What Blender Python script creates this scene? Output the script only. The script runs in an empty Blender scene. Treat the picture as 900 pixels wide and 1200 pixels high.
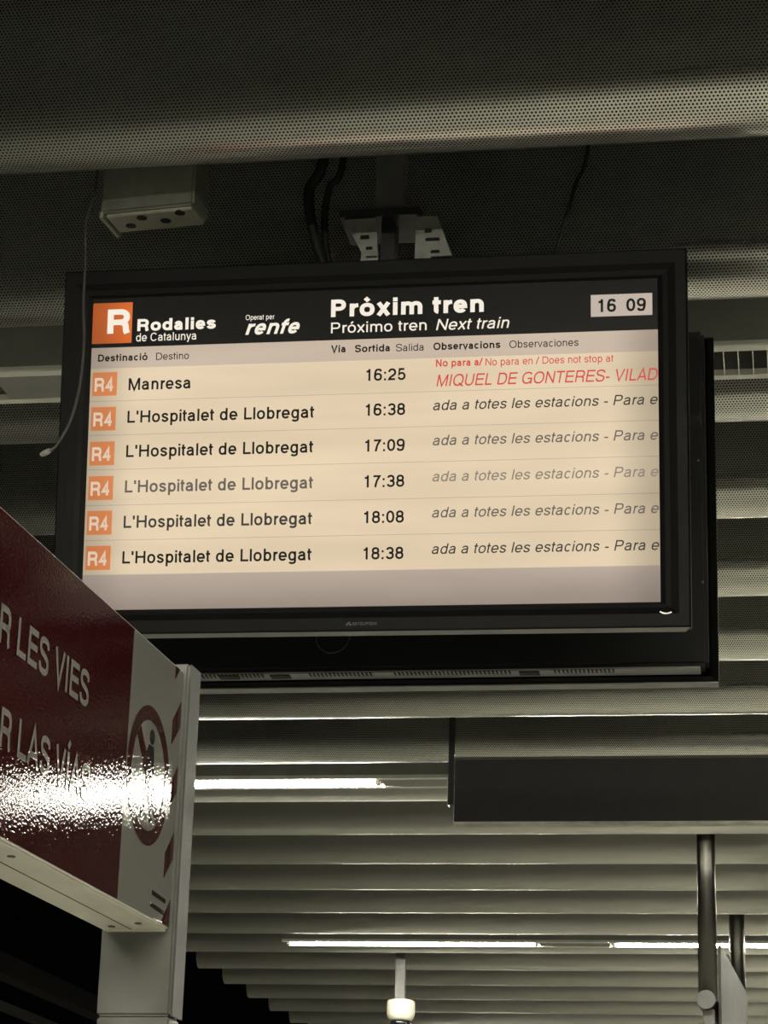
import bpy, bmesh, math, random
from mathutils import Vector, Matrix
random.seed(4)
scene = bpy.context.scene
COL = scene.collection
R = math.radians

# ------------------------------------------------------------------ camera, world, exposure
F_PX, W_PX, H_PX = 2800.0, 900.0, 1200.0
cam_d = bpy.data.cameras.new('camera'); cam = bpy.data.objects.new('camera', cam_d); COL.objects.link(cam)
cam_d.sensor_fit = 'VERTICAL'; cam_d.sensor_height = 24.0; cam_d.lens = F_PX / H_PX * 24.0
cam_d.clip_start = 0.05; cam_d.clip_end = 400
_p, _y, _r = 0.32356318, -0.17373761, 0.03044241          # pitch up, heading, roll
_f = Vector((math.sin(_y) * math.cos(_p), math.cos(_y) * math.cos(_p), math.sin(_p)))
_rt = Vector((math.cos(_y), -math.sin(_y), 0)); _up = _rt.cross(_f)
_rr = _rt * math.cos(_r) + _up * math.sin(_r); _uu = -_rt * math.sin(_r) + _up * math.cos(_r)
_m = Matrix((_rr, _uu, -_f)).transposed().to_4x4(); _m.translation = Vector((0, 0, 1.6))
cam.matrix_world = _m
scene.camera = cam

w = bpy.data.worlds.new('night'); scene.world = w; w.use_nodes = True
w.node_tree.nodes['Background'].inputs['Color'].default_value = (0.8, 0.85, 1.0, 1)
w.node_tree.nodes['Background'].inputs['Strength'].default_value = 0.0006

vs = scene.view_settings
vs.view_transform = 'Standard'; vs.look = 'None'; vs.gamma = 1.0; vs.use_curve_mapping = False
vs.exposure = 0.0
TUBE_POWER = 190.0

# ------------------------------------------------------------------ materials
def base_mat(name, col, rough=0.5, metal=0.0, spec=0.5, emit=None, estr=0.0):
    m = bpy.data.materials.new(name); m.use_nodes = True
    b = m.node_tree.nodes['Principled BSDF']
    b.inputs['Base Color'].default_value = (*col, 1); b.inputs['Roughness'].default_value = rough
    b.inputs['Metallic'].default_value = metal; b.inputs['Specular IOR Level'].default_value = spec
    if emit:
        b.inputs['Emission Color'].default_value = (*emit, 1); b.inputs['Emission Strength'].default_value = estr
    return m

def nd(m, t, **kw):
    n = m.node_tree.nodes.new(t)
    for k, v in kw.items(): setattr(n, k, v)
    return n
def lk(m, a, b): m.node_tree.links.new(a, b)
def math_(m, op, a, b=None, c=None):
    n = nd(m, 'ShaderNodeMath', operation=op)
    for i, v in enumerate((a, b, c)):
        if v is None: continue
        if isinstance(v, (int, float)): n.inputs[i].default_value = v
        else: lk(m, v, n.inputs[i])
    return n.outputs[0]

def worn(name, col, rough=0.45, metal=0.0, spec=0.5, scale=18.0, amount=0.25, bump=0.0, stretch=(1, 1, 1)):
    """plain finish with uneven tone, uneven gloss and a little relief"""
    m = base_mat(name, col, rough, metal, spec); b = m.node_tree.nodes['Principled BSDF']
    tc = nd(m, 'ShaderNodeTexCoord'); mp = nd(m, 'ShaderNodeMapping'); mp.inputs['Scale'].default_value = stretch
    lk(m, tc.outputs['Object'], mp.inputs['Vector'])
    nz = nd(m, 'ShaderNodeTexNoise'); nz.inputs['Scale'].default_value = scale; nz.inputs['Detail'].default_value = 5
    lk(m, mp.outputs['Vector'], nz.inputs['Vector'])
    rp = nd(m, 'ShaderNodeValToRGB'); e = rp.color_ramp.elements
    e[0].position = 0.3; e[1].position = 0.75
    e[0].color = (*[c * (1 - amount) for c in col], 1); e[1].color = (*[min(1, c * (1 + amount * 0.6)) for c in col], 1)
    lk(m, nz.outputs['Fac'], rp.inputs['Fac']); lk(m, rp.outputs['Color'], b.inputs['Base Color'])
    rm = nd(m, 'ShaderNodeMapRange'); rm.inputs['To Min'].default_value = rough * 0.8; rm.inputs['To Max'].default_value = min(1, rough * 1.25)
    lk(m, nz.outputs['Fac'], rm.inputs['Value']); lk(m, rm.outputs['Result'], b.inputs['Roughness'])
    if bump:
        bp = nd(m, 'ShaderNodeBump'); bp.inputs['Strength'].default_value = bump; bp.inputs['Distance'].default_value = 0.002
        lk(m, nz.outputs['Fac'], bp.inputs['Height']); lk(m, bp.outputs['Normal'], b.inputs['Normal'])
    return m

def perforated(name, holes=True):
    """anodised sheet with a staggered pattern of 4 mm punched holes (UV in metres)"""
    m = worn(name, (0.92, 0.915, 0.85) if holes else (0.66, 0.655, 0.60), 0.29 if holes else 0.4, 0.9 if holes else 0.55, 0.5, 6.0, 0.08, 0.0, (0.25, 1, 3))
    b = m.node_tree.nodes['Principled BSDF']
    if not holes: return m
    uv = nd(m, 'ShaderNodeUVMap'); sp = nd(m, 'ShaderNodeSeparateXYZ'); lk(m, uv.outputs['UV'], sp.inputs[0])
    P = 0.0061
    def grid(off):
        du = math_(m, 'SUBTRACT', math_(m, 'FRACT', math_(m, 'ADD', math_(m, 'DIVIDE', sp.outputs[0], P), off)), 0.5)
        dv = math_(m, 'SUBTRACT', math_(m, 'FRACT', math_(m, 'ADD', math_(m, 'DIVIDE', sp.outputs[1], P * 1.732), off)), 0.5)
        dv = math_(m, 'MULTIPLY', dv, 1.732)
        return math_(m, 'ADD', math_(m, 'MULTIPLY', du, du), math_(m, 'MULTIPLY', dv, dv))
    d2 = math_(m, 'MINIMUM', grid(0.0), grid(0.5))
    hole = math_(m, 'LESS_THAN', d2, 0.28 ** 2)
    d = nd(m, 'ShaderNodeBsdfDiffuse'); d.inputs['Color'].default_value = (0.03, 0.03, 0.028, 1)
    mx = nd(m, 'ShaderNodeMixShader'); out = m.node_tree.nodes['Material Output']
    lk(m, hole, mx.inputs['Fac']); lk(m, b.outputs[0], mx.inputs[1]); lk(m, d.outputs[0], mx.inputs[2]); lk(m, mx.outputs[0], out.inputs['Surface'])
    return m

def emit_mat(name, col, s=1.0, rough=0.3, edge=0.0, fall=0.0):
    """part of the lit picture on a flat screen; edge: backlight falling off to the sides"""
    m = base_mat(name, (0.006, 0.006, 0.006), rough, 0, 0.08, col, s); b = m.node_tree.nodes['Principled BSDF']
    if edge or fall:
        tc = nd(m, 'ShaderNodeTexCoord'); sp = nd(m, 'ShaderNodeSeparateXYZ'); lk(m, tc.outputs['Object'], sp.inputs[0])
        ax = math_(m, 'ABSOLUTE', sp.outputs[0])
        mr = nd(m, 'ShaderNodeMapRange'); mr.interpolation_type = 'SMOOTHSTEP'
        mr.inputs['From Min'].default_value = 0.36; mr.inputs['From Max'].default_value = 0.445
        mr.inputs['To Min'].default_value = s; mr.inputs['To Max'].default_value = s * (1 - edge)
        lk(m, ax, mr.inputs['Value'])
        nz = nd(m, 'ShaderNodeTexNoise'); nz.inputs['Scale'].default_value = 3.0
        mp = nd(m, 'ShaderNodeMapping'); mp.inputs['Scale'].default_value = (0.8, 1, 5)
        lk(m, tc.outputs['Object'], mp.inputs['Vector']); lk(m, mp.outputs['Vector'], nz.inputs['Vector'])
        k = nd(m, 'ShaderNodeMapRange'); k.inputs['From Min'].default_value = 0.3; k.inputs['From Max'].default_value = 0.7
        k.inputs['To Min'].default_value = 0.9; k.inputs['To Max'].default_value = 1.06
        lk(m, nz.outputs['Fac'], k.inputs['Value'])
        o = math_(m, 'MULTIPLY', mr.outputs['Result'], k.outputs['Result'])
        if fall:
            kz = nd(m, 'ShaderNodeMapRange'); kz.inputs['From Min'].default_value = -0.249; kz.inputs['From Max'].default_value = -0.195
            kz.inputs['To Min'].default_value = 1 - fall; kz.inputs['To Max'].default_value = 1.0
            lk(m, sp.outputs[2], kz.inputs['Value']); o = math_(m, 'MULTIPLY', o, kz.outputs['Result'])
        lk(m, o, b.inputs['Emission Strength'])
    return m

def glossy_print(name, col):
    """laminated printed film with orange-peel relief"""
    m = base_mat(name, col, 0.015, 0, 0.06); b = m.node_tree.nodes['Principled BSDF']
    b.inputs['Roughness'].default_value = 0.015
    tc = nd(m, 'ShaderNodeTexCoord'); nz = nd(m, 'ShaderNodeTexNoise'); nz.inputs['Scale'].default_value = 300; nz.inputs['Detail'].default_value = 1
    lk(m, tc.outputs['Object'], nz.inputs['Vector'])
    bp = nd(m, 'ShaderNodeBump'); bp.inputs['Strength'].default_value = 1.0; bp.inputs['Distance'].default_value = 0.00012
    lk(m, nz.outputs['Fac'], bp.inputs['Height']); lk(m, bp.outputs['Normal'], b.inputs['Normal'])
    return m

M = {}
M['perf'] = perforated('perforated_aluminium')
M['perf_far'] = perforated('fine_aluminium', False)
M['alu'] = worn('plain_aluminium', (0.55, 0.54, 0.48), 0.35, 1.0)
M['deck'] = worn('dark_ceiling_deck', (0.02, 0.02, 0.02), 0.9)
M['floor'] = worn('platform_concrete', (0.68, 0.67, 0.61), 0.6, scale=3.0, amount=0.2)
M['ballast'] = worn('track_ballast', (0.05, 0.045, 0.04), 0.95, scale=30, amount=0.5, bump=0.6)
M['bezel'] = worn('black_plastic', (0.0045, 0.0045, 0.005), 0.45, 0, 0.1, 40, 0.2)
M['bezel_edge'] = worn('charcoal_plastic', (0.075, 0.076, 0.078), 0.5, 0, 0.4, 40, 0.15)
M['black'] = worn('matt_black', (0.006, 0.006, 0.006), 0.6, 0, 0.25, 30, 0.3)
M['lit_edge'] = worn('lit_edge_grey', (0.24, 0.24, 0.235), 0.5, 0, 0.4, 40, 0.15)  # lighter grey for display undersides, floor light put into the colour
M['steel'] = worn('galvanised_steel', (0.12, 0.12, 0.11), 0.4, 0.6, 0.5, 40, 0.3)
M['dark_steel'] = worn('dark_painted_steel', (0.018, 0.018, 0.0185), 0.45, 0.1, 0.5, 30, 0.3)
M['tube_steel'] = worn('brushed_steel_tube', (0.12, 0.115, 0.105), 0.3, 1.0, 0.5, 20, 0.2, 0, (1, 1, .1))
M['grey_steel'] = worn('grey_painted_steel', (0.10, 0.10, 0.097), 0.5, 0, 0.5, 25, 0.2)
M['ivory'] = worn('ivory_plastic', (0.62, 0.6, 0.5), 0.45, 0, 0.5, 30, 0.12)
M['socket_grey'] = worn('dark_grey_plastic', (0.13, 0.13, 0.11), 0.5, 0, 0.5, 50, 0.2)
M['socket_plate'] = worn('mid_ivory_plastic', (0.27, 0.26, 0.205), 0.5, 0, 0.5, 50, 0.2)
M['enamel'] = worn('white_enamel', (0.75, 0.74, 0.68), 0.4, 0, 0.5, 12, 0.12)
M['housing'] = worn('grey_fixture_housing', (0.24, 0.24, 0.225), 0.5, 0, 0.5, 12, 0.15)
M['louver'] = worn('bright_louver', (0.8, 0.79, 0.74), 0.25, 0.6, 0.5, 30, 0.1)
M['mirror'] = worn('mirror_reflector', (0.82, 0.81, 0.77), 0.14, 1.0, 0.5, 20, 0.08)
M['tube_on'] = base_mat('lit_tube', (0.9, 0.9, 0.85), 0.3, 0, 0.5, (1.0, 0.965, 0.79), TUBE_POWER)
M['sign_red'] = glossy_print('red_film', (0.042, 0.006, 0.008))
M['sign_white'] = glossy_print('white_film', (0.20, 0.20, 0.182))
M['sign_text'] = glossy_print('letter_film', (0.25, 0.25, 0.228))
M['sign_black'] = glossy_print('black_film', (0.02, 0.018, 0.018))
M['sign_frame'] = worn('cream_painted_frame', (0.72, 0.70, 0.61), 0.5, 0, 0.5, 9, 0.15, 0.05)
M['post'] = worn('grey_painted_post', (0.15, 0.15, 0.137), 0.42, 0.25, 0.5, 14, 0.3, 0.1)
M['wire'] = worn('grey_cable_sheath', (0.05, 0.05, 0.047), 0.4, 0, 0.5, 60, 0.2)
M['cable'] = worn('black_cable_sheath', (0.008, 0.008, 0.008), 0.5, 0, 0.4, 60, 0.2)
M['clear'] = base_mat('clear_plastic_tip', (0.75, 0.76, 0.72), 0.1, 0, 0.6)
M['clear'].node_tree.nodes['Principled BSDF'].inputs['Transmission Weight'].default_value = 0.75
M['panel_grey'] = worn('pale_grey_panel', (0.05, 0.05, 0.046), 0.6, 0, 0.12, 5, 0.25)
M['dome'] = base_mat('smoked_dome', (0.012, 0.012, 0.014), 0.08, 0, 0.6)
M['beam'] = worn('distant_dark_steel', (0.02, 0.019, 0.018), 0.6, 0.2, 0.4, 3, 0.3)
# screen picture
M['scr_black'] = emit_mat('screen_black', (0.5, 0.45, 0.42), 0.004)
M['scr_row'] = emit_mat('screen_cream', (0.82, 0.66, 0.455), 0.93, edge=0.4)
M['scr_head'] = emit_mat('screen_header_grey', (0.60, 0.485, 0.38), 0.95, edge=0.4)
M['scr_foot'] = emit_mat('screen_footer_grey', (0.50, 0.405, 0.335), 0.94, edge=0.3, fall=0.35)
M['scr_line'] = emit_mat('screen_divider', (0.50, 0.41, 0.33), 1.0, edge=0.4)
M['scr_clock'] = emit_mat('screen_clock_grey', (0.52, 0.44, 0.37), 1.0)
M['scr_orange'] = emit_mat('screen_orange', (0.80, 0.165, 0.03), 0.95, edge=0.45)
M['scr_badge'] = emit_mat('screen_badge_orange', (0.80, 0.26, 0.085), 0.95, edge=0.25)
M['scr_badge_txt'] = emit_mat('screen_badge_letter', (0.80, 0.62, 0.47), 0.9)
M['scr_white'] = emit_mat('screen_white', (0.92, 0.84, 0.72), 1.0)
M['scr_ink'] = emit_mat('screen_ink', (0.5, 0.4, 0.4), 0.01)
M['scr_ink2'] = emit_mat('screen_ink_glare_dark', (0.5, 0.42, 0.38), 0.08)
M['scr_ink3'] = emit_mat('screen_ink_glare_mid', (0.5, 0.42, 0.36), 0.26)
M['scr_ink4'] = emit_mat('screen_ink_glare_pale', (0.5, 0.42, 0.34), 0.5)  # inks lightened in steps to paint a lamp's glare on the screen
M['scr_red'] = emit_mat('screen_red', (0.78, 0.07, 0.06), 0.85)

# ------------------------------------------------------------------ helpers
def tag(o, label=None, cat=None, group=None, kind=None):
    if label: o['label'] = label
    if cat: o['category'] = cat
    if group: o['group'] = group
    if kind: o['kind'] = kind
    return o
def empty(name, loc=(0, 0, 0), rot=None):
    o = bpy.data.objects.new(name, None); COL.objects.link(o); o.empty_display_size = 0.1
    if rot is not None:
        mm = rot.to_4x4(); mm.translation = Vector(loc); o.matrix_world = mm
    else: o.location = loc
    return o
def link(name, me, mat, parent=None, loc=None, rz=0.0):
    o = bpy.data.objects.new(name, me); COL.objects.link(o)
    for m in (mat if isinstance(mat, (list, tuple)) else [mat]):
        if m is not None: me.materials.append(M[m])
    if parent: o.parent = parent
    if loc is not None: o.location = loc
    if rz: o.rotation_euler.z = rz
    return o
def from_bm(name, bm, mat, parent=None, smooth=False, bevel=0.0, **k):
    if bevel:
        bmesh.ops.bevel(bm, geom=list(bm.edges), offset=bevel, segments=2, affect='EDGES', clamp_overlap=True)
    bmesh.ops.recalc_face_normals(bm, faces=bm.faces)
    me = bpy.data.meshes.new(name); bm.to_mesh(me); bm.free()
    if smooth:
        for p in me.polygons: p.use_smooth = True
    return link(name, me, mat, parent, **k)
def bbox(bm, x0, x1, y0, y1, z0, z1):
    r = bmesh.ops.create_cube(bm, size=1.0)
    for v in r['verts']:
        v.co = Vector(((x0 + x1) / 2 + v.co.x * (x1 - x0), (y0 + y1) / 2 + v.co.y * (y1 - y0), (z0 + z1) / 2 + v.co.z * (z1 - z0)))
    return r['verts']
def box(name, x0, x1, y0, y1, z0, z1, mat, parent=None, bevel=0.0, **k):
    bm = bmesh.new(); bbox(bm, x0, x1, y0, y1, z0, z1)
    return from_bm(name, bm, mat, parent, bevel=bevel, **k)
def lathe(name, prof, mat, parent=None, n=32, axis='Z', smooth=True, **k):
    """prof: (radius, height) pairs turned about an axis"""
    bm = bmesh.new(); rings = []
    for r, h in prof:
        ring = []
        for i in range(n):
            a = 2 * math.pi * i / n; c, s = r * math.cos(a), r * math.sin(a)
            ring.append(bm.verts.new((c, s, h) if axis == 'Z' else (c, h, s) if axis == 'Y' else (h, c, s)))
        rings.append(ring)
    for a, b in zip(rings, rings[1:]):
        for i in range(n): bm.faces.new((a[i], a[(i + 1) % n], b[(i + 1) % n], b[i]))
    bm.faces.new(rings[0]); bm.faces.new(rings[-1])
    o = from_bm(name, bm, mat, parent, smooth=False, **k)
    if smooth:
        for p in o.data.polygons: p.use_smooth = len(p.vertices) == 4
    return o
def pipe(name, pts, r, mat, parent=None, n=10, smooth_path=True):
    """round cable or rod along a path"""
    pts = [Vector(p) for p in pts]
    if smooth_path and len(pts) > 2:
        q = []
        for i in range(len(pts) - 1):
            p0 = pts[max(i - 1, 0)]; p1 = pts[i]; p2 = pts[i + 1]; p3 = pts[min(i + 2, len(pts) - 1)]
            for t in [j / 6 for j in range(6)]:
                q.append(0.5 * ((2 * p1) + (p2 - p0) * t + (2 * p0 - 5 * p1 + 4 * p2 - p3) * t * t + (3 * p1 - p0 - 3 * p2 + p3) * t ** 3))
        q.append(pts[-1]); pts = q
    bm = bmesh.new(); rings = []; up = Vector((0.31, 0.9, 0.2)).normalized()
    for i, p in enumerate(pts):
        d = (pts[min(i + 1, len(pts) - 1)] - pts[max(i - 1, 0)]).normalized()
        a = d.cross(up).normalized(); b = d.cross(a)
        rings.append([bm.verts.new(p + a * r * math.cos(2 * math.pi * j / n) + b * r * math.sin(2 * math.pi * j / n)) for j in range(n)])
    for a, b in zip(rings, rings[1:]):
        for j in range(n): bm.faces.new((a[j], a[(j + 1) % n], b[(j + 1) % n], b[j]))
    bm.faces.new(rings[0]); bm.faces.new(rings[-1])
    return from_bm(name, bm, mat, parent, smooth=True)
def poly(name, pts, mat, parent, y, thick=0.0006):
    """flat printed shape in a local x-z plane facing -y"""
    bm = bmesh.new(); vs_ = [bm.verts.new((x, y, z)) for x, z in pts]; f = bm.faces.new(vs_)
    r = bmesh.ops.extrude_face_region(bm, geom=[f])
    for v in r['geom']:
        if isinstance(v, bmesh.types.BMVert): v.co.y += thick
    return from_bm(name, bm, mat, parent)
def rect(name, x0, x1, z0, z1, mat, parent, y): return poly(name, [(x0, z0), (x1, z0), (x1, z1), (x0, z1)], mat, parent, y)

# ------------------------------------------------------------------ lettering: plain grotesque drawn as strokes (capital height 1)
ADV_R = dict(zip('abcdefghilmnoprstuvxyACDEGHILMNOPQRSTUVjqwzk', (556, 556, 500, 556, 556, 278, 556, 556, 222, 222, 833, 556, 556, 556, 333, 500, 278, 556, 500, 500, 500, 667, 722, 722, 667, 778, 722, 278, 556, 833, 722, 778, 667, 778, 722, 667, 611, 722, 667, 222, 556, 722, 500, 500)))
ADV_B = dict(zip('abcdefghilmnoprstuvxyACDEGHILMNOPQRSTUV', (556, 611, 556, 611, 556, 333, 611, 611, 278, 278, 889, 611, 611, 611, 389, 556, 333, 611, 556, 556, 556, 722, 722, 722, 667, 778, 722, 278, 611, 833, 722, 778, 667, 778, 722, 667, 611, 722, 667)))
ADV_O = {' ': 278, ':': 278, "'": 210, '/': 300, '-': 333, 'B': 667}
XH, DESC = 0.735, -0.285
ACC = {'\u00f2': ('o', -1), '\u00f3': ('o', 1), '\u00cd': ('I', 1)}
def _arc(cx, cy, rx, ry, a0, a1, n=None):
    n = n or max(3, int(abs(a1 - a0) / 12)); e = 2 / 2.25; o = []
    for i in range(n + 1):
        a = R(a0 + (a1 - a0) * i / n); c, s = math.cos(a), math.sin(a)
        o.append((cx + rx * math.copysign(abs(c) ** e, c), cy + ry * math.copysign(abs(s) ** e, s)))
    return o
def _spl(P, n=7):
    o = []
    for i in range(len(P) - 1):
        a, b, c, d = P[max(i - 1, 0)], P[i], P[i + 1], P[min(i + 2, len(P) - 1)]
        for j in range(n):
            t = j / n
            o.append(tuple(0.5 * (2 * b[k] + (c[k] - a[k]) * t + (2 * a[k] - 5 * b[k] + 4 * c[k] - d[k]) * t * t + (3 * b[k] - a[k] - 3 * c[k] + d[k]) * t ** 3) for k in (0, 1)))
    return o + [P[-1]]
def glyph(ch, w, bold):
    """strokes of one letter: list of (points, closed), and its advance"""
    if ch in ACC:
        b, d = ACC[ch]; S, adv = glyph(b, w, bold); top = XH + .11 if b == 'o' else 1.1; c = adv / 2
        return S + [([(c - d * .10 * .7, top), (c + d * .14 * .7, top + .19)], False)], adv
    k = 556 if ch.isdigit() else ADV_O.get(ch) or (ADV_B if bold else ADV_R)[ch]
    adv = k / 718.0; h = w / 2; l, r = .10 + h, adv - .09 - h; lo, ro = .055 + h, adv - .055 - h; c = adv / 2
    B, X, T = h - .012, XH - h + .012, 1 - h; m = XH / 2; L_ = lambda *p: (list(p), False)
    A = lambda *a: (_arc(*a), False)
    if ch == 'o': return [(_arc(c, m, ro - c, (X - B) / 2, 0, 348, 29), True)], adv
    if ch in 'bp': 
        y0, y1 = (0, 1) if ch == 'b' else (DESC, XH)
        return [L_((l, y0), (l, y1)), (_arc((l + ro) / 2, m, (ro - l) / 2, (X - B) / 2, 0, 348, 29), True)], adv
    if ch in 'dgq':
        S = [(_arc((lo + r) / 2, m, (r - lo) / 2, (X - B) / 2, 0, 348, 29), True)]
        if ch == 'd': S.append(L_((r, 0), (r, 1)))
        elif ch == 'q': S.append(L_((r, DESC), (r, XH)))
        else: S.append(([(r, XH), (r, DESC + h + .16)] + _arc((lo + r) / 2, DESC + h + .16, (r - lo) / 2, .16, 0, -155)[1:], False))
        return S, adv
    if ch == 'c': return [A(c, m, ro - c, (X - B) / 2, 42, 318)], adv
    if ch == 'e': return [([(lo, m - .01), (ro, m - .01)] + _arc(c, m, ro - c, (X - B) / 2, 4, 322)[1:], False)], adv
    if ch == 'a':
        r2 = adv - .12 - h; cc = (lo + r2) / 2
        return [(_arc(cc, X - .2, (r2 - lo) / 2 * .93, .2, 165, 0) + [(r2, .12), (r2 + .01, 0)], False),
                ([(r2, .47), (r2 - .1, .425), (cc, .405)] + _arc(cc, (.395 + B) / 2, cc - lo, (.395 - B) / 2, 90, 270) + [(cc + .1, B + .03), (r2, B + .14)], False)], adv
    if ch in 'nh': return [L_((l, 0), (l, XH if ch == 'n' else 1)), (_arc((l + r) / 2, X - .24, (r - l) / 2, .24, 172, 0) + [(r, 0)], False)], adv
    if ch == 'm':
        q = (r - l) / 2
        return [L_((l, 0), (l, XH))] + [(_arc(l + q * (i + .5), X - .22, q / 2, .22, 172, 0) + [(l + q * (i + 1), 0)], False) for i in (0, 1)], adv
    if ch == 'u': return [L_((r, 0), (r, XH)), ([(l, XH)] + _arc((l + r) / 2, B + .24, (r - l) / 2, .24, 180, 352), False)], adv
    if ch == 'r': return [L_((l, 0), (l, XH)), (_arc(adv + .0, X - .27, adv - l, .27, 176, 92), False)], adv
    if ch in 'il':
        return ([L_((c, 0), (c, 1))] if ch == 'l' else [L_((c, 0), (c, XH)), L_((c, 1 - max(w, .14)), (c, 1))]), adv
    if ch == 't': return [([(c - .03, .93), (c - .03, B + .12)] + _arc(c + .09, B + .12, .12, .12, 180, 268), False), L_((.02, XH - h * .9), (adv - .03, XH - h * .9))], adv
    if ch == 'f': return [([(c - .04, 0), (c - .04, T - .16)] + _arc(c + .13, T - .16, .17, .16, 180, 80), False), L_((.01, XH - h * .9), (adv - .01, XH - h * .9))], adv
    if ch == 'v': return [L_((.02 + h, XH), (c, 0.02), (adv - .02 - h, XH))], adv
    if ch == 'x': return [L_((.03 + h, XH), (adv - .03 - h, 0)), L_((adv - .03 - h, XH), (.03 + h, 0))], adv
    if ch == 'y': return [L_((.02 + h, XH), (c, .03)), (_spl([(adv - .02 - h, XH), (c, .03), (c - .07, DESC + h + .05), (c - .19, DESC + h)]), False)], adv
    if ch in 'sS':
        top, a, b2, rr = (X, lo, ro, adv) if ch == 's' else (T + .012, lo, ro, adv); hh = top - B
        return [(_spl([(b2 - .01, B + hh * .76), (b2 - .07, B + hh * .93), (c, top), (a + .07, B + hh * .93), (a + .015, B + hh * .76), (a + .09, B + hh * .60), (c, B + hh * .52), (b2 - .07, B + hh * .41), (b2, B + hh * .24), (b2 - .08, B + hh * .06), (c, B), (a + .07, B + hh * .07), (a, B + hh * .26)], 5), False)], adv
    if ch == 'H': return [L_((l, 0), (l, 1)), L_((r, 0), (r, 1)), L_((l, .52), (r, .52))], adv
    if ch == 'I': return [L_((c, 0), (c, 1))], adv
    if ch == 'L': return [L_((l, 1), (l, h), (adv - .04, h))], adv
    if ch == 'E': return [L_((adv - .07, T), (l, T), (l, h), (adv - .06, h)), L_((l, .52), (adv - .1, .52))], adv
    if ch == 'T': return [L_((.03, T), (adv - .03, T)), L_((c, 0), (c, T))], adv
    if ch == 'M': return [L_((l, 0), (l, 1)), L_((r, 0), (r, 1)), L_((l + h * .3, .97), (c, .03), (r - h * .3, .97))], adv
    if ch == 'N': return [L_((l, 0), (l, 1)), L_((r, 0), (r, 1)), L_((l, .96), (r, .04))], adv
    if ch == 'A': return [L_((.02 + h, 0), (c, .985), (adv - .02 - h, 0)), L_((.2, .3), (adv - .2, .3))], adv
    if ch == 'V': return [L_((.02 + h, 1), (c, .02), (adv - .02 - h, 1))], adv
    if ch == 'U': return [([(l, 1)] + _arc(c, B + .33, (r - l) / 2, .33, 180, 360) + [(r, 1)], False)], adv
    if ch in 'OQ':
        S = [(_arc(c, .5, ro - c, .5 - h + .012, 0, 350, 35), True)]
        if ch == 'Q': S.append(L_((c + .08, .24), (adv - .04, -.03)))
        return S, adv
    if ch == 'C': return [A(c, .5, ro - c, .5 - h + .012, 36, 324)], adv
    if ch == 'G': return [(_arc(c, .5, ro - c, .5 - h + .012, 36, 335) + [(r, .44), (c + .03, .44)], False), L_((r, 0), (r, .46))], adv
    if ch == 'D': return [L_((l, 1), (l, 0)), ([(l, T), (c - .02, T)] + _arc(c - .02, .5, ro - c + .02, .5 - h, 90, -90) + [(l, h)], False)], adv
    if ch in 'PRB':
        mid = .46; S = [L_((l, 0), (l, 1)), ([(l, T), (r - .24, T)] + _arc(r - .24, (T + mid) / 2, .24, (T - mid) / 2, 90, -90) + [(l, mid)], False)]
        if ch == 'R': S.append((_spl([(r - .26, mid), (r - .08, mid - .05), (r - .03, mid - .2), (r - .015, .12), (r + .03, 0)]), False))
        return S, adv
    if ch == '0': return [(_arc(c, .5, ro - c, .5 - h, 0, 350, 35), True)], adv
    if ch == '1': return [L_((c + .06, 0), (c + .06, 1)), (_spl([(c + .06, T - .02), (c - .03, .81), (c - .19, .77)]), False)], adv
    if ch == '2': return [(_arc(c, T - .27, ro - c, .27, 172, -25) + [(lo + .1, .24), (lo + .01, h), (ro, h)], False)], adv
    if ch == '3': return [(_arc(c, T - .215, ro - c - .02, .215, 165, -82) + [(c - .06, .525)], False), (([(c - .06, .525)] + _arc(c, (.525 + B) / 2, ro - c, (.525 - B) / 2, 80, -168)), False)], adv
    if ch == '4': return [L_((ro - .12, 0), (ro - .12, T), (lo - .01, .3), (ro + .06, .3))], adv
    if ch == '5': return [([(ro - .02, T), (lo + .09, T), (lo + .03, .47)] + _arc(c, .33, ro - c, .33 - B, 140, -165), False)], adv
    if ch == '6': return [(_arc(c, .32, ro - c, .32 - B, 0, 350, 30), True), (_spl([(lo, .3), (lo + .01, .6), (lo + .1, .88), (c + .02, T + .01), (ro - .07, .9), (ro - .01, .76)]), False)], adv
    if ch == '9': return [(_arc(c, .68, ro - c, .32 - B, 0, 350, 30), True), (_spl([(ro, .7), (ro - .01, .4), (ro - .1, .12), (c - .02, B), (lo + .07, .1), (lo + .01, .24)]), False)], adv
    if ch == '7': return [([(lo - .01, T), (ro, T), (ro - .02, T - .05)] + _spl([(ro - .02, T - .05), (c + .02, .5), (c - .1, 0)]), False)], adv
    if ch == '8': return [(_arc(c, T - .205, ro - c - .03, .205, 0, 350, 30), True), (_arc(c, (.535 + B) / 2, ro - c, (.535 - B) / 2, 0, 350, 30), True)], adv
    if ch == ':': return [L_((c, 0), (c, max(w, .14))), L_((c, XH - max(w, .14)), (c, XH))], adv
    if ch == "'": return [L_((c, .68), (c, 1))], adv
    if ch == '/': return [L_((.0, -.02), (adv, 1.02))], adv
    if ch == '-': return [L_((.06, .34), (adv - .06, .34))], adv
    return [], adv
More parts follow.
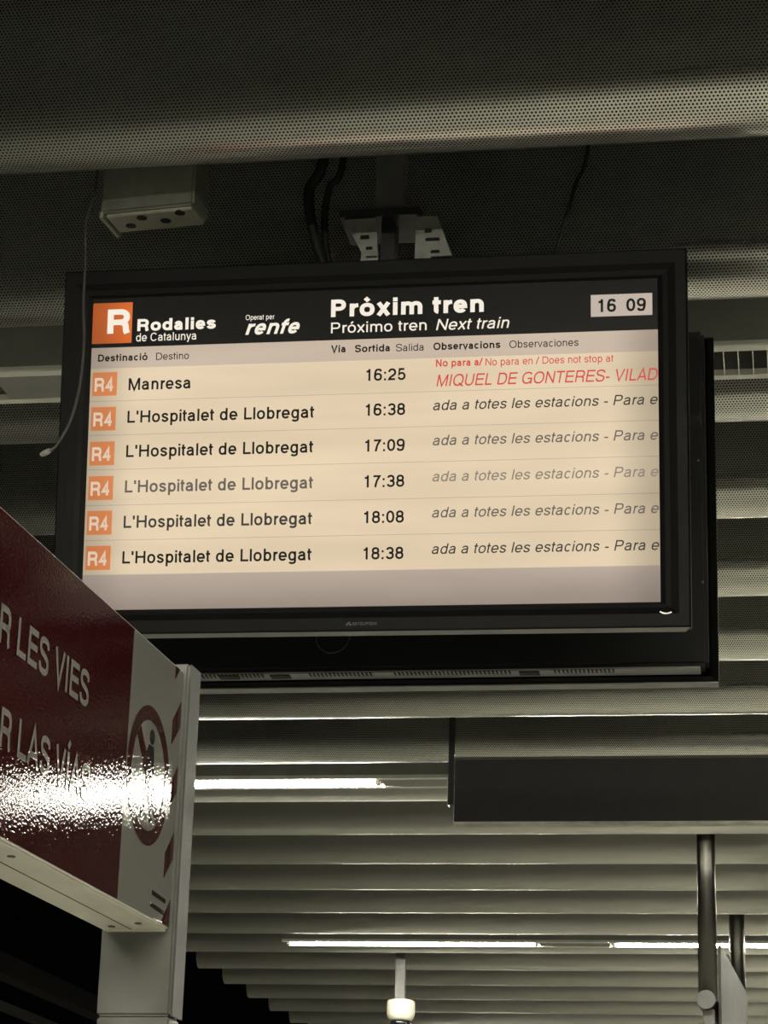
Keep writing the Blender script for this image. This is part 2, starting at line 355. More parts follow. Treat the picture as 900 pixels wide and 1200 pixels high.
def sweep(bm, P, closed, w, fx):
    n = len(P); left = []; right = []
    Q = [P[0]]
    for p in P[1:]:
        if math.hypot(p[0] - Q[-1][0], p[1] - Q[-1][1]) > 1e-4: Q.append(p)
    P = Q; n = len(P)
    for i in range(n):
        a = P[i - 1] if (i or closed) else None; b = P[(i + 1) % n] if (i < n - 1 or closed) else None; p = P[i]
        d1 = Vector((p[0] - a[0], p[1] - a[1])).normalized() if a else None; d2 = Vector((b[0] - p[0], b[1] - p[1])).normalized() if b else None
        d1 = d1 or d2; d2 = d2 or d1; t = d1 + d2
        t = t.normalized() if t.length > 1e-3 else d1
        nn = Vector((-t.y, t.x)); k = 1 / max(.45, nn.dot(Vector((-d1.y, d1.x))))
        o = nn * (w / 2) * k
        left.append(bm.verts.new(fx(p[0] + o.x, p[1] + o.y))); right.append(bm.verts.new(fx(p[0] - o.x, p[1] - o.y)))
    for i in range(n if closed else n - 1):
        j = (i + 1) % n; bm.faces.new((left[i], left[j], right[j], right[i]))
def text(name, body, x, z, width, cap, mat, parent, y, bold=0.0, shear=0.0, ref=None):
    """lettering set in a local x-z plane: left edge x, baseline z, given width and capital height"""
    wt = .125 + bold; isb = bold > .045
    G = []; pen = 0.0
    for ch in body:
        S, adv = glyph(ch, wt, isb); G += [([(px + pen, pz) for px, pz in P], cl) for P, cl in S]; pen += adv
    xs = [px + shear * pz for P, _ in G for px, pz in P]; x0, x1 = min(xs) - wt / 2, max(xs) + wt / 2
    sx, sz = width / (x1 - x0), cap
    bm = bmesh.new()
    fx = lambda px, pz: (x + (px + shear * pz - x0) * sx, y, z + pz * sz)
    for P, cl in G: sweep(bm, P, cl, wt, fx)
    bm.normal_update()
    for f in bm.faces:
        if f.normal.y > 0: f.normal_flip()
    me = bpy.data.meshes.new(name); bm.to_mesh(me); bm.free()
    return link(name, me, mat, parent)

# ------------------------------------------------------------------ the setting
CEIL = 3.2728            # underside of the slats
PITCH = 0.6; Y0 = 2.6165  # slat n sits at Y0 + n * PITCH
XL, XR = -3.05, 4.3
SR = 0.07                # slat rounding radius

def slat_mesh(mat):
    prof = [(-SR, 0.46)]
    for zz in (0.36, 0.26, 0.16): prof.append((-SR, zz))
    n = 20
    for i in range(n + 1):
        a = math.pi * i / n
        prof.append((-SR * math.cos(a), 1.05 * SR - SR * math.sin(a)))
    prof += [(SR, 0.26), (SR, 0.46)]
    arc = [0.0]
    for a, b in zip(prof, prof[1:]): arc.append(arc[-1] + math.hypot(b[0] - a[0], b[1] - a[1]))
    me = bpy.data.meshes.new('ceiling_slat'); L = XR - XL
    vs_ = [(XL, y, z) for y, z in prof] + [(XR, y, z) for y, z in prof]; k = len(prof)
    fs = [(i, i + k, i + k + 1, i + 1) for i in range(k - 1)] + [tuple(range(k)), tuple(range(2 * k - 1, k - 1, -1)), (0, k - 1, 2 * k - 1, k)]
    me.from_pydata(vs_, [], fs)
    uv = me.uv_layers.new(name='UVMap')
    for p in me.polygons:
        for li in p.loop_indices:
            vi = me.loops[li].vertex_index
            uv.data[li].uv = (vs_[vi][0], arc[vi % k])
        p.use_smooth = len(p.vertices) == 4
    me.materials.append(M[mat]); me.materials.append(M['alu'])
    for i, p in enumerate(me.polygons):
        if i >= k - 1: p.material_index = 1
        # the folded seam behind the lowest point has no holes
        if 4 + 13 <= i < 4 + 15: p.material_index = 1
    bm = bmesh.new(); bm.from_mesh(me); bmesh.ops.recalc_face_normals(bm, faces=bm.faces)
    bm.to_mesh(me); bm.free()
    return me

ceiling = tag(box('ceiling', XL, XR, -32.0, 20.0, CEIL + 0.52, CEIL + 0.62, 'deck'), 'dark ceiling deck above the perforated metal slats', None, None, 'structure')
sm = slat_mesh('perf'); sm_far = slat_mesh('perf_far')
for n in range(-54, 27):
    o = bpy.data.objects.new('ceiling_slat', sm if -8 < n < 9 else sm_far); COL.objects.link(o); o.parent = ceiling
    o.location = (0, Y0 + n * PITCH, CEIL)
tag(box('floor', -9.0, 6.0, -36.0, 30.0, -0.15, 0.0, 'floor'), 'grey concrete platform floor', None, None, 'structure')
tag(box('track_bed', -20.0, -9.05, -36.0, 40.0, -1.3, -1.1, 'ballast'), 'dark ballast of the track bed beside the platform', None, None, 'structure')

# ------------------------------------------------------------------ ceiling lights
LAMP, MOD = 1.2, 1.56
def fixture(n, x0, lit, blades, label, group=None):
    y = Y0 + (n - 0.5) * PITCH
    t = empty('ceiling_light', (x0, y, CEIL)); hw = 0.08
    bm = bmesh.new()                                    # open trough, closed by a blank plate beyond the lamp
    th = 0.004; x1 = MOD - 0.003
    bbox(bm, 0, x1, -hw, -hw + th, 0.012, 0.2); bbox(bm, 0, x1, hw - th, hw, 0.012, 0.2); bbox(bm, 0, x1, -hw, hw, 0.196, 0.2)
    from_bm('housing', bm, 'housing', t)
    bm = bmesh.new()
    bbox(bm, 0.0, x1, -hw, -hw + 0.022, 0.0, 0.012); bbox(bm, 0.0, x1, hw - 0.022, hw, 0.0, 0.012)
    from_bm('edge_rail', bm, 'enamel', t)
    if lit:
        bm = bmesh.new()                                    # sloping reflector inside
        pr = [(-hw + 0.02, 0.012), (-0.045, 0.05), (-0.02, 0.06), (0.02, 0.06), (0.045, 0.05), (hw - 0.02, 0.012)]
        a = [bm.verts.new((0.01, p, q)) for p, q in pr]; b = [bm.verts.new((LAMP + 0.02, p, q)) for p, q in pr]
        for i in range(len(pr) - 1): bm.faces.new((a[i], a[i + 1], b[i + 1], b[i]))
        bm.faces.new(a); bm.faces.new(b)
        from_bm('reflector', bm, 'mirror', t)
    box('blank_cover', LAMP + 0.03, x1, -hw + 0.022, hw - 0.022, 0.002, 0.006, 'housing', t)
    if lit: tb = lathe('tube', [(0.004, 0.022), (0.013, 0.024), (0.013, LAMP - 0.004), (0.004, LAMP - 0.002)], 'tube_on', t, 14, 'X'); tb.location = (0.01, 0, 0.0055)
    for xe in (0.012, LAMP + 0.006):
        box('lamp_holder', xe, xe + 0.014, -0.014, 0.014, -0.006 if lit else 0.03, 0.05, 'ivory', t, 0.002)
    if blades:
        bm = bmesh.new(); hb = 0.022 if lit else 0.04
        vsb = [bm.verts.new(c) for c in ((0, -hw + 0.022, 0.0), (0, hw - 0.022, 0.0), (0, hw - 0.03, hb), (0, -hw + 0.03, hb))]
        f = bm.faces.new(vsb); r = bmesh.ops.extrude_face_region(bm, geom=[f])
        for v in r['geom']:
            if isinstance(v, bmesh.types.BMVert): v.co.x += 0.0016
        bmesh.ops.recalc_face_normals(bm, faces=bm.faces)
        me = bpy.data.meshes.new('louver_blade'); bm.to_mesh(me); bm.free(); me.materials.append(M['louver'])
        k = 44
        for i in range(k):
            o = bpy.data.objects.new('louver_blade', me); COL.objects.link(o); o.parent = t
            o.location = (0.045 + i * (LAMP - 0.06) / (k - 1), 0, 0.0)
    tag(t, label, 'ceiling light', group)
    return t
UNLIT = 'unlit ceiling light beyond the end of the two displays'
for i in range(4):
    fixture(3, -2.71 + i * MOD, False, i < 3, ('unlit ceiling light whose blank end shows beside the thin hanging cable', 'unlit louvred ceiling light passing behind the two displays', UNLIT, UNLIT)[i], 'unlit ceiling lights behind the display')
MIDL = ['lit ceiling light above the red warning sign, left of the dark hanging sign', 'lit ceiling light hidden behind the dark hanging sign', 'lit ceiling light mirrored as a streak on the red warning sign', 'lit ceiling light beyond the end of the dark hanging sign']
for i in range(4): fixture(9, -2.56 + i * MOD, True, i in (0, 1), MIDL[i])
FARL = ['far lit ceiling light directly over the hanging white camera housing', 'far lit ceiling light passing behind the two steel tubes', 'far lit ceiling light beyond the steel tubes', 'far lit ceiling light at the end of its row']
for i in range(4): fixture(15, -2.405 + i * MOD, True, i in (0, 1), FARL[i])
BACK = 'lit ceiling light along the platform in front of the display'
for n, l in [(21, 'most distant row of lit ceiling lights'), (-3, 'lit ceiling light nearest in front of the display')] + [(k, BACK) for k in range(-9, -52, -6)]:
    for i in range(4): fixture(n, -2.5 + i * MOD, True, False, l, l)

# ------------------------------------------------------------------ front information display
T = Vector((-0.6198, 3.3681, 2.8549)); az, ti, ro = R(-0.0699), R(6.8734), R(-0.257)
_a = Vector((math.cos(az), math.sin(az), 0)); _n = _a.cross(Vector((0, 0, 1))); _b = Vector((0, 0, 1)) * math.cos(ti) + _n * math.sin(ti)
ax = _a * math.cos(ro) + _b * math.sin(ro); bz = -_a * math.sin(ro) + _b * math.cos(ro); ny = -(ax.cross(bz))
tv = empty('information_display', T, Matrix((ax, ny, bz)).transposed())
tag(tv, 'black flat train departure display, screen lit with white rows of destinations and times', 'information display')
SW, SH = 0.4425, 0.249
def ring_frame(name, loops, mat, parent, mats=None):
    """frame skinned through rectangular loops (x0, x1, z0, z1, y)"""
    bm = bmesh.new(); rs = []
    for x0, x1, z0, z1, y in loops:
        rs.append([bm.verts.new((x, y, z)) for x, z in ((x0, z0), (x1, z0), (x1, z1), (x0, z1))])
    for a, b in zip(rs, rs[1:]):
        for i in range(4): bm.faces.new((a[i], a[(i + 1) % 4], b[(i + 1) % 4], b[i]))
    return from_bm(name, bm, mat, parent)
ring_frame('bezel', [(-.480, .480, -.285, .285, 0.02), (-.4875, .4875, -.288, .292, 0.02), (-.4875, .4875, -.288, .292, -0.008), (-.4850, .4850, -.286, .2895, -0.011),
                     (-.470, .470, -.268, .2695, -0.011), (-.458, .458, -.258, .2605, -0.006), (-.4505, .4505, -.2525, .2525, -0.0045), (-SW, SW, -SH, SH, -0.0005), (-SW, SW, -SH, SH, 0.004)], 'bezel', tv)
bm = bmesh.new()
vv = [bm.verts.new(c) for c in ((-.4855, -.007, -.2885), (.4855, -.007, -.2885), (.478, .0205, -.2905), (-.478, .0205, -.2905), (-.4855, -.006, -.285), (.4855, -.006, -.285), (.478, .0205, -.285), (-.478, .0205, -.285))]
for f in ((0, 1, 2, 3), (4, 5, 6, 7), (0, 1, 5, 4), (1, 2, 6, 5), (2, 3, 7, 6), (3, 0, 4, 7)): bm.faces.new([vv[i] for i in f])
from_bm('lit_bottom_face', bm, 'lit_edge', tv)  # paler strip painting floor light on the bezel's underside
box('back_housing', -.455, .455, 0.021, 0.075, -.262, .262, 'black', tv, 0.012)
scr = box('screen', -SW, SW, 0.0005, 0.004, -SH, SH, 'scr_black', tv)
def srect(name, x0, x1, z0, z1, mat, y=-0.0001): return rect(name, x0, x1, z0, z1, mat, scr, y)
def stext(name, body, x, z, wd, cap, mat, bold=0.0, shear=0.0, ref=None): return text(name, body, x, z, wd, cap, mat, scr, -0.0012, bold, shear, ref)
# header bar
srect('logo_square', -.4440, -.3785, .1752, .2412, 'scr_orange')
stext('logo_letter', 'R', -.4180, .1905, .0375, .0396, 'scr_white', 0.10)
stext('operator_name', 'Rodalies', -.3693, .1932, .1264, .0195, 'scr_white', 0.10)
stext('region_name', 'de Catalunya', -.3707, .1765, .0969, .0132, 'scr_white', 0.006)
stext('operated_by_text', 'Operat per', -.1955, .2050, .0462, .0083, 'scr_white', 0.008)
stext('carrier_name', 'renfe', -.1955, .1812, .0860, .0240, 'scr_white', 0.07, 0.3)
stext('title_text', 'Pr\u00f2xim tren', -.0603, .2050, .2381, .0280, 'scr_white', 0.10)
stext('subtitle_text', 'Pr\u00f3ximo tren', -.0598, .1790, .1494, .0171, 'scr_white', 0.006)
stext('subtitle_text', 'Next train', .1041, .1782, .1132, .0177, 'scr_white', 0.006, 0.2)
srect('clock_field', .3415, .4345, .1914, .2258, 'scr_clock')
stext('clock_text', '16', .3514, .1980, .0284, .0202, 'scr_ink', 0.06)
stext('clock_text', '09', .3953, .1978, .0296, .0202, 'scr_ink', 0.06)
# column heads
srect('column_head_band', -SW, SW, .1345, .1682, 'scr_head')
for s, x, z, wd, bold in (('Destinaci\u00f3', -.4311, .1456, .0801, .075), ('Destino', -.3373, .1454, .0528, .0), ('Via', -.0592, .1480, .0228, .075), ('Sortida', -.0218, .1473, .0546, .075),
                          ('Salida', .0422, .1467, .0431, .0), ('Observacions', .1004, .1468, .1032, .075), ('Observaciones', .2174, .1462, .1053, .0)):
    stext('column_head_text', s, x, z, wd, .0116, 'scr_ink', bold)
# six rows
edges = [.1345, .0812, .0265, -.0285, -.0852, -.1403, -.1948]
rows = [('Manresa', .0993, '16:25'), ("L'Hospitalet de Llobregat", .2978, '16:38'), ("L'Hospitalet de Llobregat", .2974, '17:09'),
        ("L'Hospitalet de Llobregat", .2982, '17:38'), ("L'Hospitalet de Llobregat", .2978, '18:08'), ("L'Hospitalet de Llobregat", .2980, '18:38')]
base = [.0980, .0455, -.0093, -.0655, -.1213, -.1771]; tbase = [.1012, .0460, -.0102, -.0661, -.1216, -.1775]
btop = [.1282, .0723, .0168, -.0383, -.0932, -.1485]
obs_ink = [None, 'scr_ink2', 'scr_ink3', 'scr_ink4', 'scr_ink3', 'scr_ink2']  # palest at the fourth row, imitating a tube reflected in the screen
for i, (dest, wd, tm) in enumerate(rows):
    srect('row_band', -SW, SW, edges[i + 1] + .0009, edges[i], 'scr_row')
    srect('row_divider', -SW, SW, edges[i + 1], edges[i + 1] + .0009, 'scr_line')
    srect('line_badge', -.4388, -.3992, btop[i] - .0378, btop[i], 'scr_badge', -0.0007)
    stext('line_badge_text', 'R4', -.4350, btop[i] - .0310, .0318, .0222, 'scr_badge_txt', 0.075)
    stext('destination_text', dest, -.3800, base[i], wd, .0193, 'scr_ink3' if i == 3 else 'scr_ink2' if i == 4 else 'scr_ink', 0.042)  # middle rows greyed as if washed out by that reflection
    stext('departure_time_text', tm, -.0048, tbase[i], .0625, .0188, 'scr_ink', 0.044)
    if i == 0:
        stext('notice_text', 'No para a/', .1046, .1203, .0723, .0115, 'scr_red', 0.06)
        stext('notice_text', 'No para en / Does not stop at', .1809, .1196, .1953, .0115, 'scr_red', 0.004)
        stext('notice_text', 'MIQUEL DE GONTERES- VILAD', .1056, .0892, .3363, .0186, 'scr_red', 0.004, 0.2)
    else:
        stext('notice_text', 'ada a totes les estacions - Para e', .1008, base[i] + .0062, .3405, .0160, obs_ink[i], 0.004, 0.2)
srect('footer_band', -SW, SW, -SH, edges[6], 'scr_foot')
# maker's mark and status light on the bezel
mk = text('maker_name', 'MITSUBISHI', -.0165, -.2795, .0365, .0048, 'bezel_edge', tv, -0.0113, 0.06)
for dx, dz in ((0, .0026), (-.0026, 0), (.0026, 0)):
    cx, cz = -.0225 + dx, -.2782 + dz
    poly('maker_mark', [(cx - .0022, cz), (cx, cz - .0022), (cx + .0022, cz), (cx, cz + .0022)], 'bezel_edge', tv, -0.0114)
bm = bmesh.new(); cs = []
for k in range(9):                                      # bright sliver drawn as the crescent glint on the status light
    a = R(200 + k * 16); cs.append((.4508 + .0098 * math.cos(a), -.2635 + .0055 * math.sin(a)))
inner = [(.4508 + .0085 * math.cos(R(200 + k * 16)), -.2626 + .0045 * math.sin(R(200 + k * 16))) for k in range(8, -1, -1)]
poly('led_glint', cs + inner, 'alu', tv, -0.0122, 0.002)
bm.free()

# ------------------------------------------------------------------ rear display, back to back
rt = empty('information_display', (-.5915, 3.72, 2.859))
tag(rt, 'black back of the second display mounted behind the lit departure display', 'information display')
hx, hz = .4875, .296
ring_frame('bezel', [(-hx + .01, hx - .01, -hz + .008, hz - .008, -.022), (-hx, hx, -hz, hz, -.012), (-hx, hx, -hz, hz, .016), (-hx + .03, hx - .03, -hz + .03, hz - .03, .02), (-hx + .045, hx - .045, -hz + .045, hz - .045, .012)], 'bezel', rt)
box('lower_lit_edge', -hx + .001, hx - .001, -.016, .014, -hz - .0015, -hz + .0005, 'lit_edge', rt)  # paler strip painting light onto the rear bezel's bottom face
box('screen', -.445, .445, .006, .012, -.252, .252, 'black', rt)
box('back_housing', -.4735, .4735, -.064, -.014, -.281, .287, 'black', rt, 0.006)
bm = bmesh.new()
bbox(bm, -.46, .46, -.058, -.020, -.2845, -.2812)
from_bm('lit_bottom_face', bm, 'lit_edge', rt)  # casing underside as a lighter strip, its brightness put in by colour
bm0 = bmesh.new(); bbox(bm0, -.0012, .0012, -.0605, -.044, -.2862, -.2842)
vm = bpy.data.meshes.new('vent_slot'); bm0.to_mesh(vm); bm0.free(); vm.materials.append(M['black'])
xs = [x for x in [-.455 + .0066 * k for k in range(138)] if not (-.24 < x < -.165 or -.06 < x < -.03 or .165 < x < .23 or x > .33)]
for x in xs:
    o = bpy.data.objects.new('vent_slot', vm); COL.objects.link(o); o.parent = rt; o.location = (x, 0, 0)
for x in (-.30, -.215, .19): box('clip_recess', x - .016, x + .016, -.056, -.036, -.2866, -.2842, 'black', rt)
for x, z in ((.462, .06), (.466, -.145), (-.34, -.19)): box('screw', x - .002, x + .002, -.0655, -.063, z - .002, z + .002, 'steel', rt, 0.0006)

# ------------------------------------------------------------------ ceiling mount for the displays
mt = empty('display_mount', (-.62, 3.545, CEIL + 0.52))
tag(mt, 'dark steel ceiling mount with post, plate and slotted brackets above the displays', 'mount')
def mbox(name, x0, x1, y0, y1, z0, z1, mat, bevel=0.001):
    o = box(name, x0, x1, y0, y1, z0, z1, mat, mt, bevel); o.matrix_parent_inverse = mt.matrix_basis.inverted(); return o
mbox('post', -.6505, -.6035, 3.53, 3.565, 3.312, CEIL + 0.52, 'grey_steel')
mbox('plate', -.7020, -.5680, 3.49, 3.60, 3.300, 3.314, 'dark_steel')
mbox('spine', -.6350, -.6120, 3.51, 3.55, 3.06, 3.30, 'dark_steel')
mbox('cross_arm', -.74, -.48, 3.452, 3.648, 3.02, 3.06, 'dark_steel')
def bracket(c, slots):
    bm = bmesh.new(); a = [bm.verts.new((x, 3.498 + (3.30 - z) * 0.25, z)) for x, z in c]; f = bm.faces.new(a)
    r = bmesh.ops.extrude_face_region(bm, geom=[f])
    for v in r['geom']:
        if isinstance(v, bmesh.types.BMVert): v.co.y += 0.003
    o = from_bm('slotted_bracket', bm, 'steel', mt); o.matrix_parent_inverse = mt.matrix_basis.inverted()
    for x, z, sx, sz in slots:
        s = box('slot', x - sx, x + sx, 3.497 + (3.30 - z) * 0.25, 3.4995 + (3.30 - z) * 0.25, z - sz, z + sz, 'black', o, 0.001)
bracket([(-.694, 3.299), (-.642, 3.299), (-.634, 3.10), (-.690, 3.10), (-.667, 3.245)], [(-.661, 3.270, .008, .004), (-.654, 3.252, .006, .003), (-.650, 3.238, .010, .002)])
bracket([(-.575, 3.299), (-.541, 3.299), (-.518, 3.236), (-.50, 3.10), (-.56, 3.10), (-.579, 3.236)], [(-.556, 3.276, .006, .004), (-.549, 3.262, .012, .003), (-.545, 3.242, .008, .003), (-.535, 3.233, .018, .002)])

# ------------------------------------------------------------------ socket box
sb = empty('socket_box', (-.980, 3.362, 3.25)); sb.rotation_euler.z = R(-6.0)
tag(sb, 'small ivory plastic box with four round holes in its underside, hanging below the ceiling slats', 'socket box')
box('body', -.079, .079, -.030, .040, 0.004, .26, 'socket_grey', sb, 0.004)  # body darker than the plate closing its underside
box('socket_plate', -.070, .074, -.024, .034, -.002, .0045, 'socket_plate', sb, 0.001)
box('side_lip', -.080, -.074, -.030, .046, -.005, .006, 'socket_plate', sb, 0.001)
for x, y in ((-.042, .012), (-.014, -.012), (.020, .006), (.052, -.016)):
    h = lathe('hole', [(.0085, -.003), (.0085, -.0005)], 'black', sb, 18, smooth=False); h.location = (x, y, 0)
box('hanger', -.02, .02, -.01, .02, .258, CEIL + .52 - 3.25, 'grey_steel', sb)

# ------------------------------------------------------------------ cables
hc = empty('hanging_cable', (-1.05, 3.25, CEIL + .52))
tag(hc, 'thin grey cable dangling past the left bezel, with a clear blob at its end', 'cable')
pts = [(-1.064, 3.318, CEIL + .52), (-1.064, 3.318, 3.36), (-1.060, 3.30, 3.27), (-1.056, 3.255, 3.2), (-1.051, 3.25, 3.137), (-1.0485, 3.25, 3.051), (-1.0435, 3.25, 2.994), (-1.0450, 3.25, 2.9245), (-1.0545, 3.25, 2.869), (-1.0715, 3.25, 2.831), (-1.0835, 3.25, 2.8165)]
o = pipe('wire', pts, .0021, 'wire', hc); o.matrix_parent_inverse = Matrix.Translation((1.05, -3.25, -(CEIL + .52)))
tip = lathe('tip', [(.002, .0), (.0035, .002), (.0048, .008), (.0042, .014), (.0022, .019)], 'clear', hc, 14)
tip.matrix_parent_inverse = Matrix.Translation((1.05, -3.25, -(CEIL + .52))); tip.location = (-1.0985, 3.25, 2.8105); tip.rotation_euler = (0, R(62), 0)
for nm, lab, pp, r in (('power_cable', 'black cable looping down left of the display mount', [(-.715, 3.47, CEIL + .52), (-.725, 3.47, 3.42), (-.750, 3.47, 3.34), (-.735, 3.47, 3.25), (-.70, 3.465, 3.16), (-.68, 3.462, 3.125)], .009),
                       ('signal_cable', 'black cable bundle bulging out left of the display mount', [(-.69, 3.50, CEIL + .52), (-.70, 3.50, 3.42), (-.722, 3.50, 3.36), (-.728, 3.50, 3.29), (-.71, 3.50, 3.19), (-.67, 3.50, 3.12), (-.64, 3.49, 3.10)], .006),
                       ('thin_cable', 'thin black cable running down to the right half of the display top', [(-.285, 3.48, CEIL + .52), (-.292, 3.48, 3.42), (-.315, 3.48, 3.33), (-.338, 3.48, 3.24), (-.36, 3.475, 3.16), (-.38, 3.465, 3.13)], .0035)):
    tag(pipe(nm, pp, r, 'cable'), lab, 'cable')
tag(pipe('loose_wire', [(-.735, 3.648, 2.66), (-.745, 3.648, 2.625), (-.725, 3.648, 2.605), (-.700, 3.648, 2.612), (-.690, 3.648, 2.635), (-.700, 3.648, 2.66)], .0008, 'wire', None, 6), 'faint thin wire loop under the lit display, against the rear casing', 'wire')

# ------------------------------------------------------------------ red warning sign on its post
SA = R(2.3522)
F = Vector((-0.6861, 2.6, 1.9981))
d_ = Vector((math.sin(SA), math.cos(SA), 0)); n_ = Vector((math.cos(SA), -math.sin(SA), 0))
sg = empty('warning_sign', F, Matrix((d_, -n_, Vector((0, 0, 1)))).transposed())   # local x: along the board, -y: out of its face
tag(sg, 'red and white warning board on a grey post, lettered about the tracks, with pictogram ring', 'warning sign')
BL = -1.25; TH = 0.0755; BH = 0.300
bd = box('board', BL, 0.0, 0.0008, TH, 0.0, BH, 'sign_frame', sg, 0.002)
rect('red_panel', BL + .004, -.187, .004, BH - .003, 'sign_red', bd, 0.0)
rect('white_panel', -.187, -.001, .004, BH - .003, 'sign_white', bd, 0.0)
box('base_seam', BL, -.012, TH * .52, TH * .52 + .0012, -.0004, .0006, 'black', bd)
for x in (-.055, -.455, -.86):
    for y in (.018, .055):
        h = lathe('screw', [(.004, -.0012), (.004, .001)], 'steel', bd, 12, smooth=False); h.location = (x + (.02 if y > .03 else 0), y, 0)
text('warning_text', 'R LES VIES', -.5786, .1750, .2566, .0370, 'sign_text', bd, -0.0006, 0.05)
text('warning_text', 'R LAS V\u00cdAS', -.5560, .0825, .2570, .0370, 'sign_text', bd, -0.0006, 0.05)
# pictogram ring
def ring(name, cx, cz, r0, r1, mat, parent, y, n=56):
    bm = bmesh.new(); A = []; B = []
    for i in range(n):
        a = 2 * math.pi * i / n
        A.append(bm.verts.new((cx + r0 * math.cos(a), y, cz + r0 * math.sin(a)))); B.append(bm.verts.new((cx + r1 * math.cos(a), y, cz + r1 * math.sin(a))))
    for i in range(n): bm.faces.new((A[i], A[(i + 1) % n], B[(i + 1) % n], B[i]))
    o = from_bm(name, bm, mat, parent); return o
CX, CZ = -.108, .153
ring('pictogram_ring', CX, CZ, .0605, .0765, 'sign_red', bd, -0.0006)
s45 = .0605 * math.sin(R(45))
poly('pictogram_bar', [(CX - s45 - .004, CZ + s45 - .007), (CX - s45 + .007, CZ + s45 + .004), (CX + s45 + .004, CZ - s45 + .007), (CX + s45 - .007, CZ - s45 - .004)], 'sign_red', bd, -0.0007)
hd = [(CX + .006 + .0085 * math.cos(2 * math.pi * k / 16), CZ + .044 + .0085 * math.sin(2 * math.pi * k / 16)) for k in range(16)]
poly('pictogram_head', hd, 'sign_black', bd, -0.0005)
poly('pictogram_walker', [(CX - .004, CZ + .034), (CX + .014, CZ + .034), (CX + .020, CZ + .006), (CX + .014, CZ + .004), (CX + .010, CZ + .02), (CX + .010, CZ - .008), (CX + .022, CZ - .048), (CX + .013, CZ - .050), (CX + .002, CZ - .014),
                          (CX - .012, CZ - .050), (CX - .021, CZ - .046), (CX - .008, CZ - .006), (CX - .006, CZ + .018), (CX - .018, CZ + .002), (CX - .022, CZ + .007)], 'sign_black', bd, -0.0005)
for k in range(5):                                       # slanting red edge stripes
    z = -.022 + k * .076
    q = [(-.030, z), (-.001, z + .026), (-.001, z + .056), (-.030, z + .028)]
    q = [(x, min(max(zz, .004), BH - .003)) for x, zz in q]
    if k == 0: q = [(-.018, .004), (-.001, .004), (-.001, .034), (-.030, .006), (-.030, .004)]
    if k == 4: q = [(-.030, .282), (-.014, .297), (-.030, .297)]
    poly('edge_stripe', q, 'sign_red', bd, -0.0006)
# small print, two rows of dark marks
for z, x0, x1 in ((.0308, -.069, -.018), (.0172, -.073, -.026)):
    x = x0
    while x < x1:
        wd = random.uniform(.003, .006); rect('small_print', x, x + wd, z - .002 - (x + .07) * .04, z + .003 - (x + .07) * .04, 'sign_black', bd, -0.0006); x += wd + .0014
# post behind the far end
box('post', .002, .043, -.0065, .0790, 1.9045 - F.z, .3085, 'post', sg, 0.003)
box('post_base', .003, .042, -.0057, .0782, -F.z, 1.9035 - F.z, 'post', sg, 0.002)
box('dark_side_sheet', .0035, .0425, -.0088, -.0066, 1.9045 - F.z, .3075, 'bezel_edge', sg)  # dark sheet added as shade on the side face the lamps overlit
box('end_bracket', -.012, .003, .004, .0720, -.0010, .012, 'sign_frame', sg)

# ------------------------------------------------------------------ dark hanging sign
hs = empty('hanging_sign', (-.10, 7.16, CEIL + .52))
tag(hs, 'dark rectangular sign hanging under the slats on flat straps', 'hanging sign')
def hbox(name, x0, x1, y0, y1, z0, z1, mat, bevel=0.0):
    o = box(name, x0, x1, y0, y1, z0, z1, mat, hs, bevel); o.matrix_parent_inverse = Matrix.Translation((.10, -7.16, -(CEIL + .52))); return o
hbox('panel', -1.0095, .80, 7.15, 7.195, 3.030, 3.226, 'dark_steel', .002)
hbox('top_edge', -1.0095, .80, 7.145, 7.20, 3.222, 3.230, 'grey_steel')
hbox('bottom_lit_edge', -1.0085, .80, 7.152, 7.196, 3.022, 3.030, 'alu')  # bright strip standing in for the panel's lit lower lip
hbox('strap', -1.0300, -1.0120, 7.155, 7.165, 3.085, CEIL + .52, 'dark_steel')
hbox('strap', .802, .815, 7.155, 7.165, 3.085, CEIL + .52, 'dark_steel')
hbox('strap_lit_edge', -1.0325, -1.0302, 7.156, 7.20, 3.083, 3.17, 'alu')  # bright sliver painting the ceiling tube's light on the strap edge
hbox('end_cap', -1.0120, -1.0096, 7.152, 7.196, 3.024, 3.075, 'alu')

# ------------------------------------------------------------------ sign on two steel tubes
st = empty('tube_hung_sign', (-.30, 8.8, CEIL + .52))
tag(st, 'pale panel hung edge-on from two dark round steel tubes below the ceiling', 'hanging sign')
inv = Matrix.Translation((.30, -8.8, -(CEIL + .52)))
def sub(o): o.matrix_parent_inverse = inv; return o
for x, y, z in ((-.304, 8.8, 2.70), (-.237, 10.6, 2.60)):
    o = sub(lathe('tube', [(.034, z), (.034, CEIL + .52)], 'tube_steel', st, 36)); o.location = (x, y, 0)
dv = Vector((-.237 + .304, 10.6 - 8.8, 0)).normalized()
o = sub(lathe('crossbar', [(.0325, -.045), (.0345, -.042), (.0345, 1.8), (.0325, 1.803)], 'tube_steel', st, 36, 'Y')); o.location = (-.308, 8.8, 2.702); o.rotation_euler.z = -math.atan2(dv.x, dv.y)
o = sub(lathe('end_cap', [(.0335, -.0005), (.0335, .003)], 'grey_steel', st, 36, 'Y', smooth=False)); o.location = (-.3098, 8.7515, 2.702); o.rotation_euler.z = -math.atan2(dv.x, dv.y)
bm = bmesh.new()
q = [(-.266, 8.81), (-.256, 8.81), (-.197, 10.61), (-.207, 10.61)]
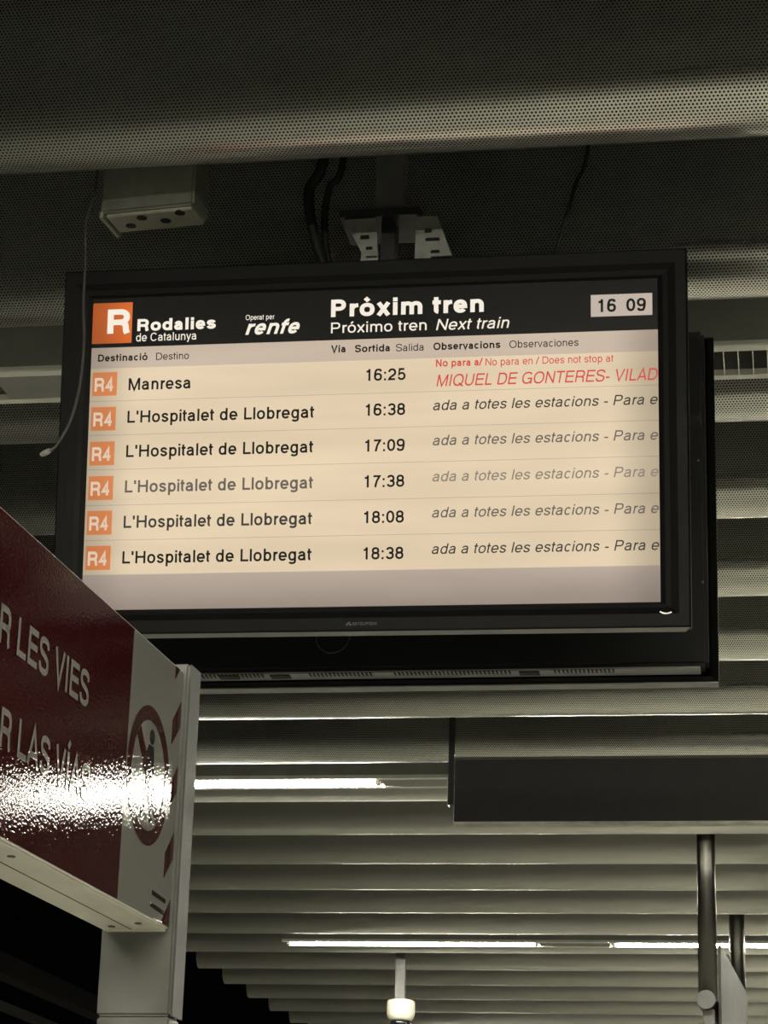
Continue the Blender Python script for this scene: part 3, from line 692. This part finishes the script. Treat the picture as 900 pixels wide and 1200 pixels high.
lo = [bm.verts.new((x, y, 2.30)) for x, y in q]; hi = [bm.verts.new((x, y, 2.905 if i in (0, 1) else 2.962)) for i, (x, y) in enumerate(q)]
bm.faces.new(lo); bm.faces.new(hi)
for i in range(4): bm.faces.new((lo[i], lo[(i + 1) % 4], hi[(i + 1) % 4], hi[i]))
sub(from_bm('panel', bm, 'panel_grey', st))
sub(box('lower_stay', -.3225, -.2800, 8.79, 8.82, 2.32, 2.672, 'grey_steel', st, .002))

# ------------------------------------------------------------------ hanging camera housing
cm = empty('ceiling_camera', (-1.933, 11.9, CEIL + .52))
tag(cm, 'white rounded camera housing hanging on a grey rod far down the ceiling', 'camera')
inv2 = Matrix.Translation((1.933, -11.9, -(CEIL + .52)))
o = box('rod', -1.957, -1.909, 11.885, 11.915, 3.075, CEIL + .52, 'grey_steel', cm, .003); o.matrix_parent_inverse = inv2
o = lathe('housing', [(.055, 3.083), (.066, 3.078), (.069, 3.068), (.069, 3.012), (.062, 2.992), (.052, 2.981)], 'ivory', cm, 36); o.location = (-1.927, 11.9, 0); o.matrix_parent_inverse = inv2
o = lathe('dome', [(.050, 2.9805)] + [(.05 * math.cos(R(a)), 2.965 - .05 * math.sin(R(a))) for a in range(0, 90, 12)], 'dome', cm, 32); o.location = (-1.927, 11.9, 0); o.matrix_parent_inverse = inv2
o = box('screw', -1.922, -1.917, 11.829, 11.833, 3.036, 3.041, 'black', cm); o.matrix_parent_inverse = inv2

# ------------------------------------------------------------------ dark steelwork across the tracks
def beam(name, label, x0, x1, z0, z1, ya, yb):
    tag(box(name, x0, x1, ya, yb, z0, z1, 'beam'), label, 'beam')
beam('steel_beam', 'dark steel beam running along the tracks in the night, seen below the warning sign', -4.62, -4.5, 3.40, 3.52, 4.0, 34.0)
beam('steel_rail', 'slimmer dark steel rail under the beam across the tracks', -4.60, -4.54, 3.22, 3.262, 4.0, 34.0)
for y in (9.0, 21.0, 33.0):
    tag(box('steel_column', -4.60, -4.52, y, y + .1, -1.1, 3.40, 'beam'), 'dark steel column carrying the beam beside the tracks', 'column', 'columns under the trackside beam')
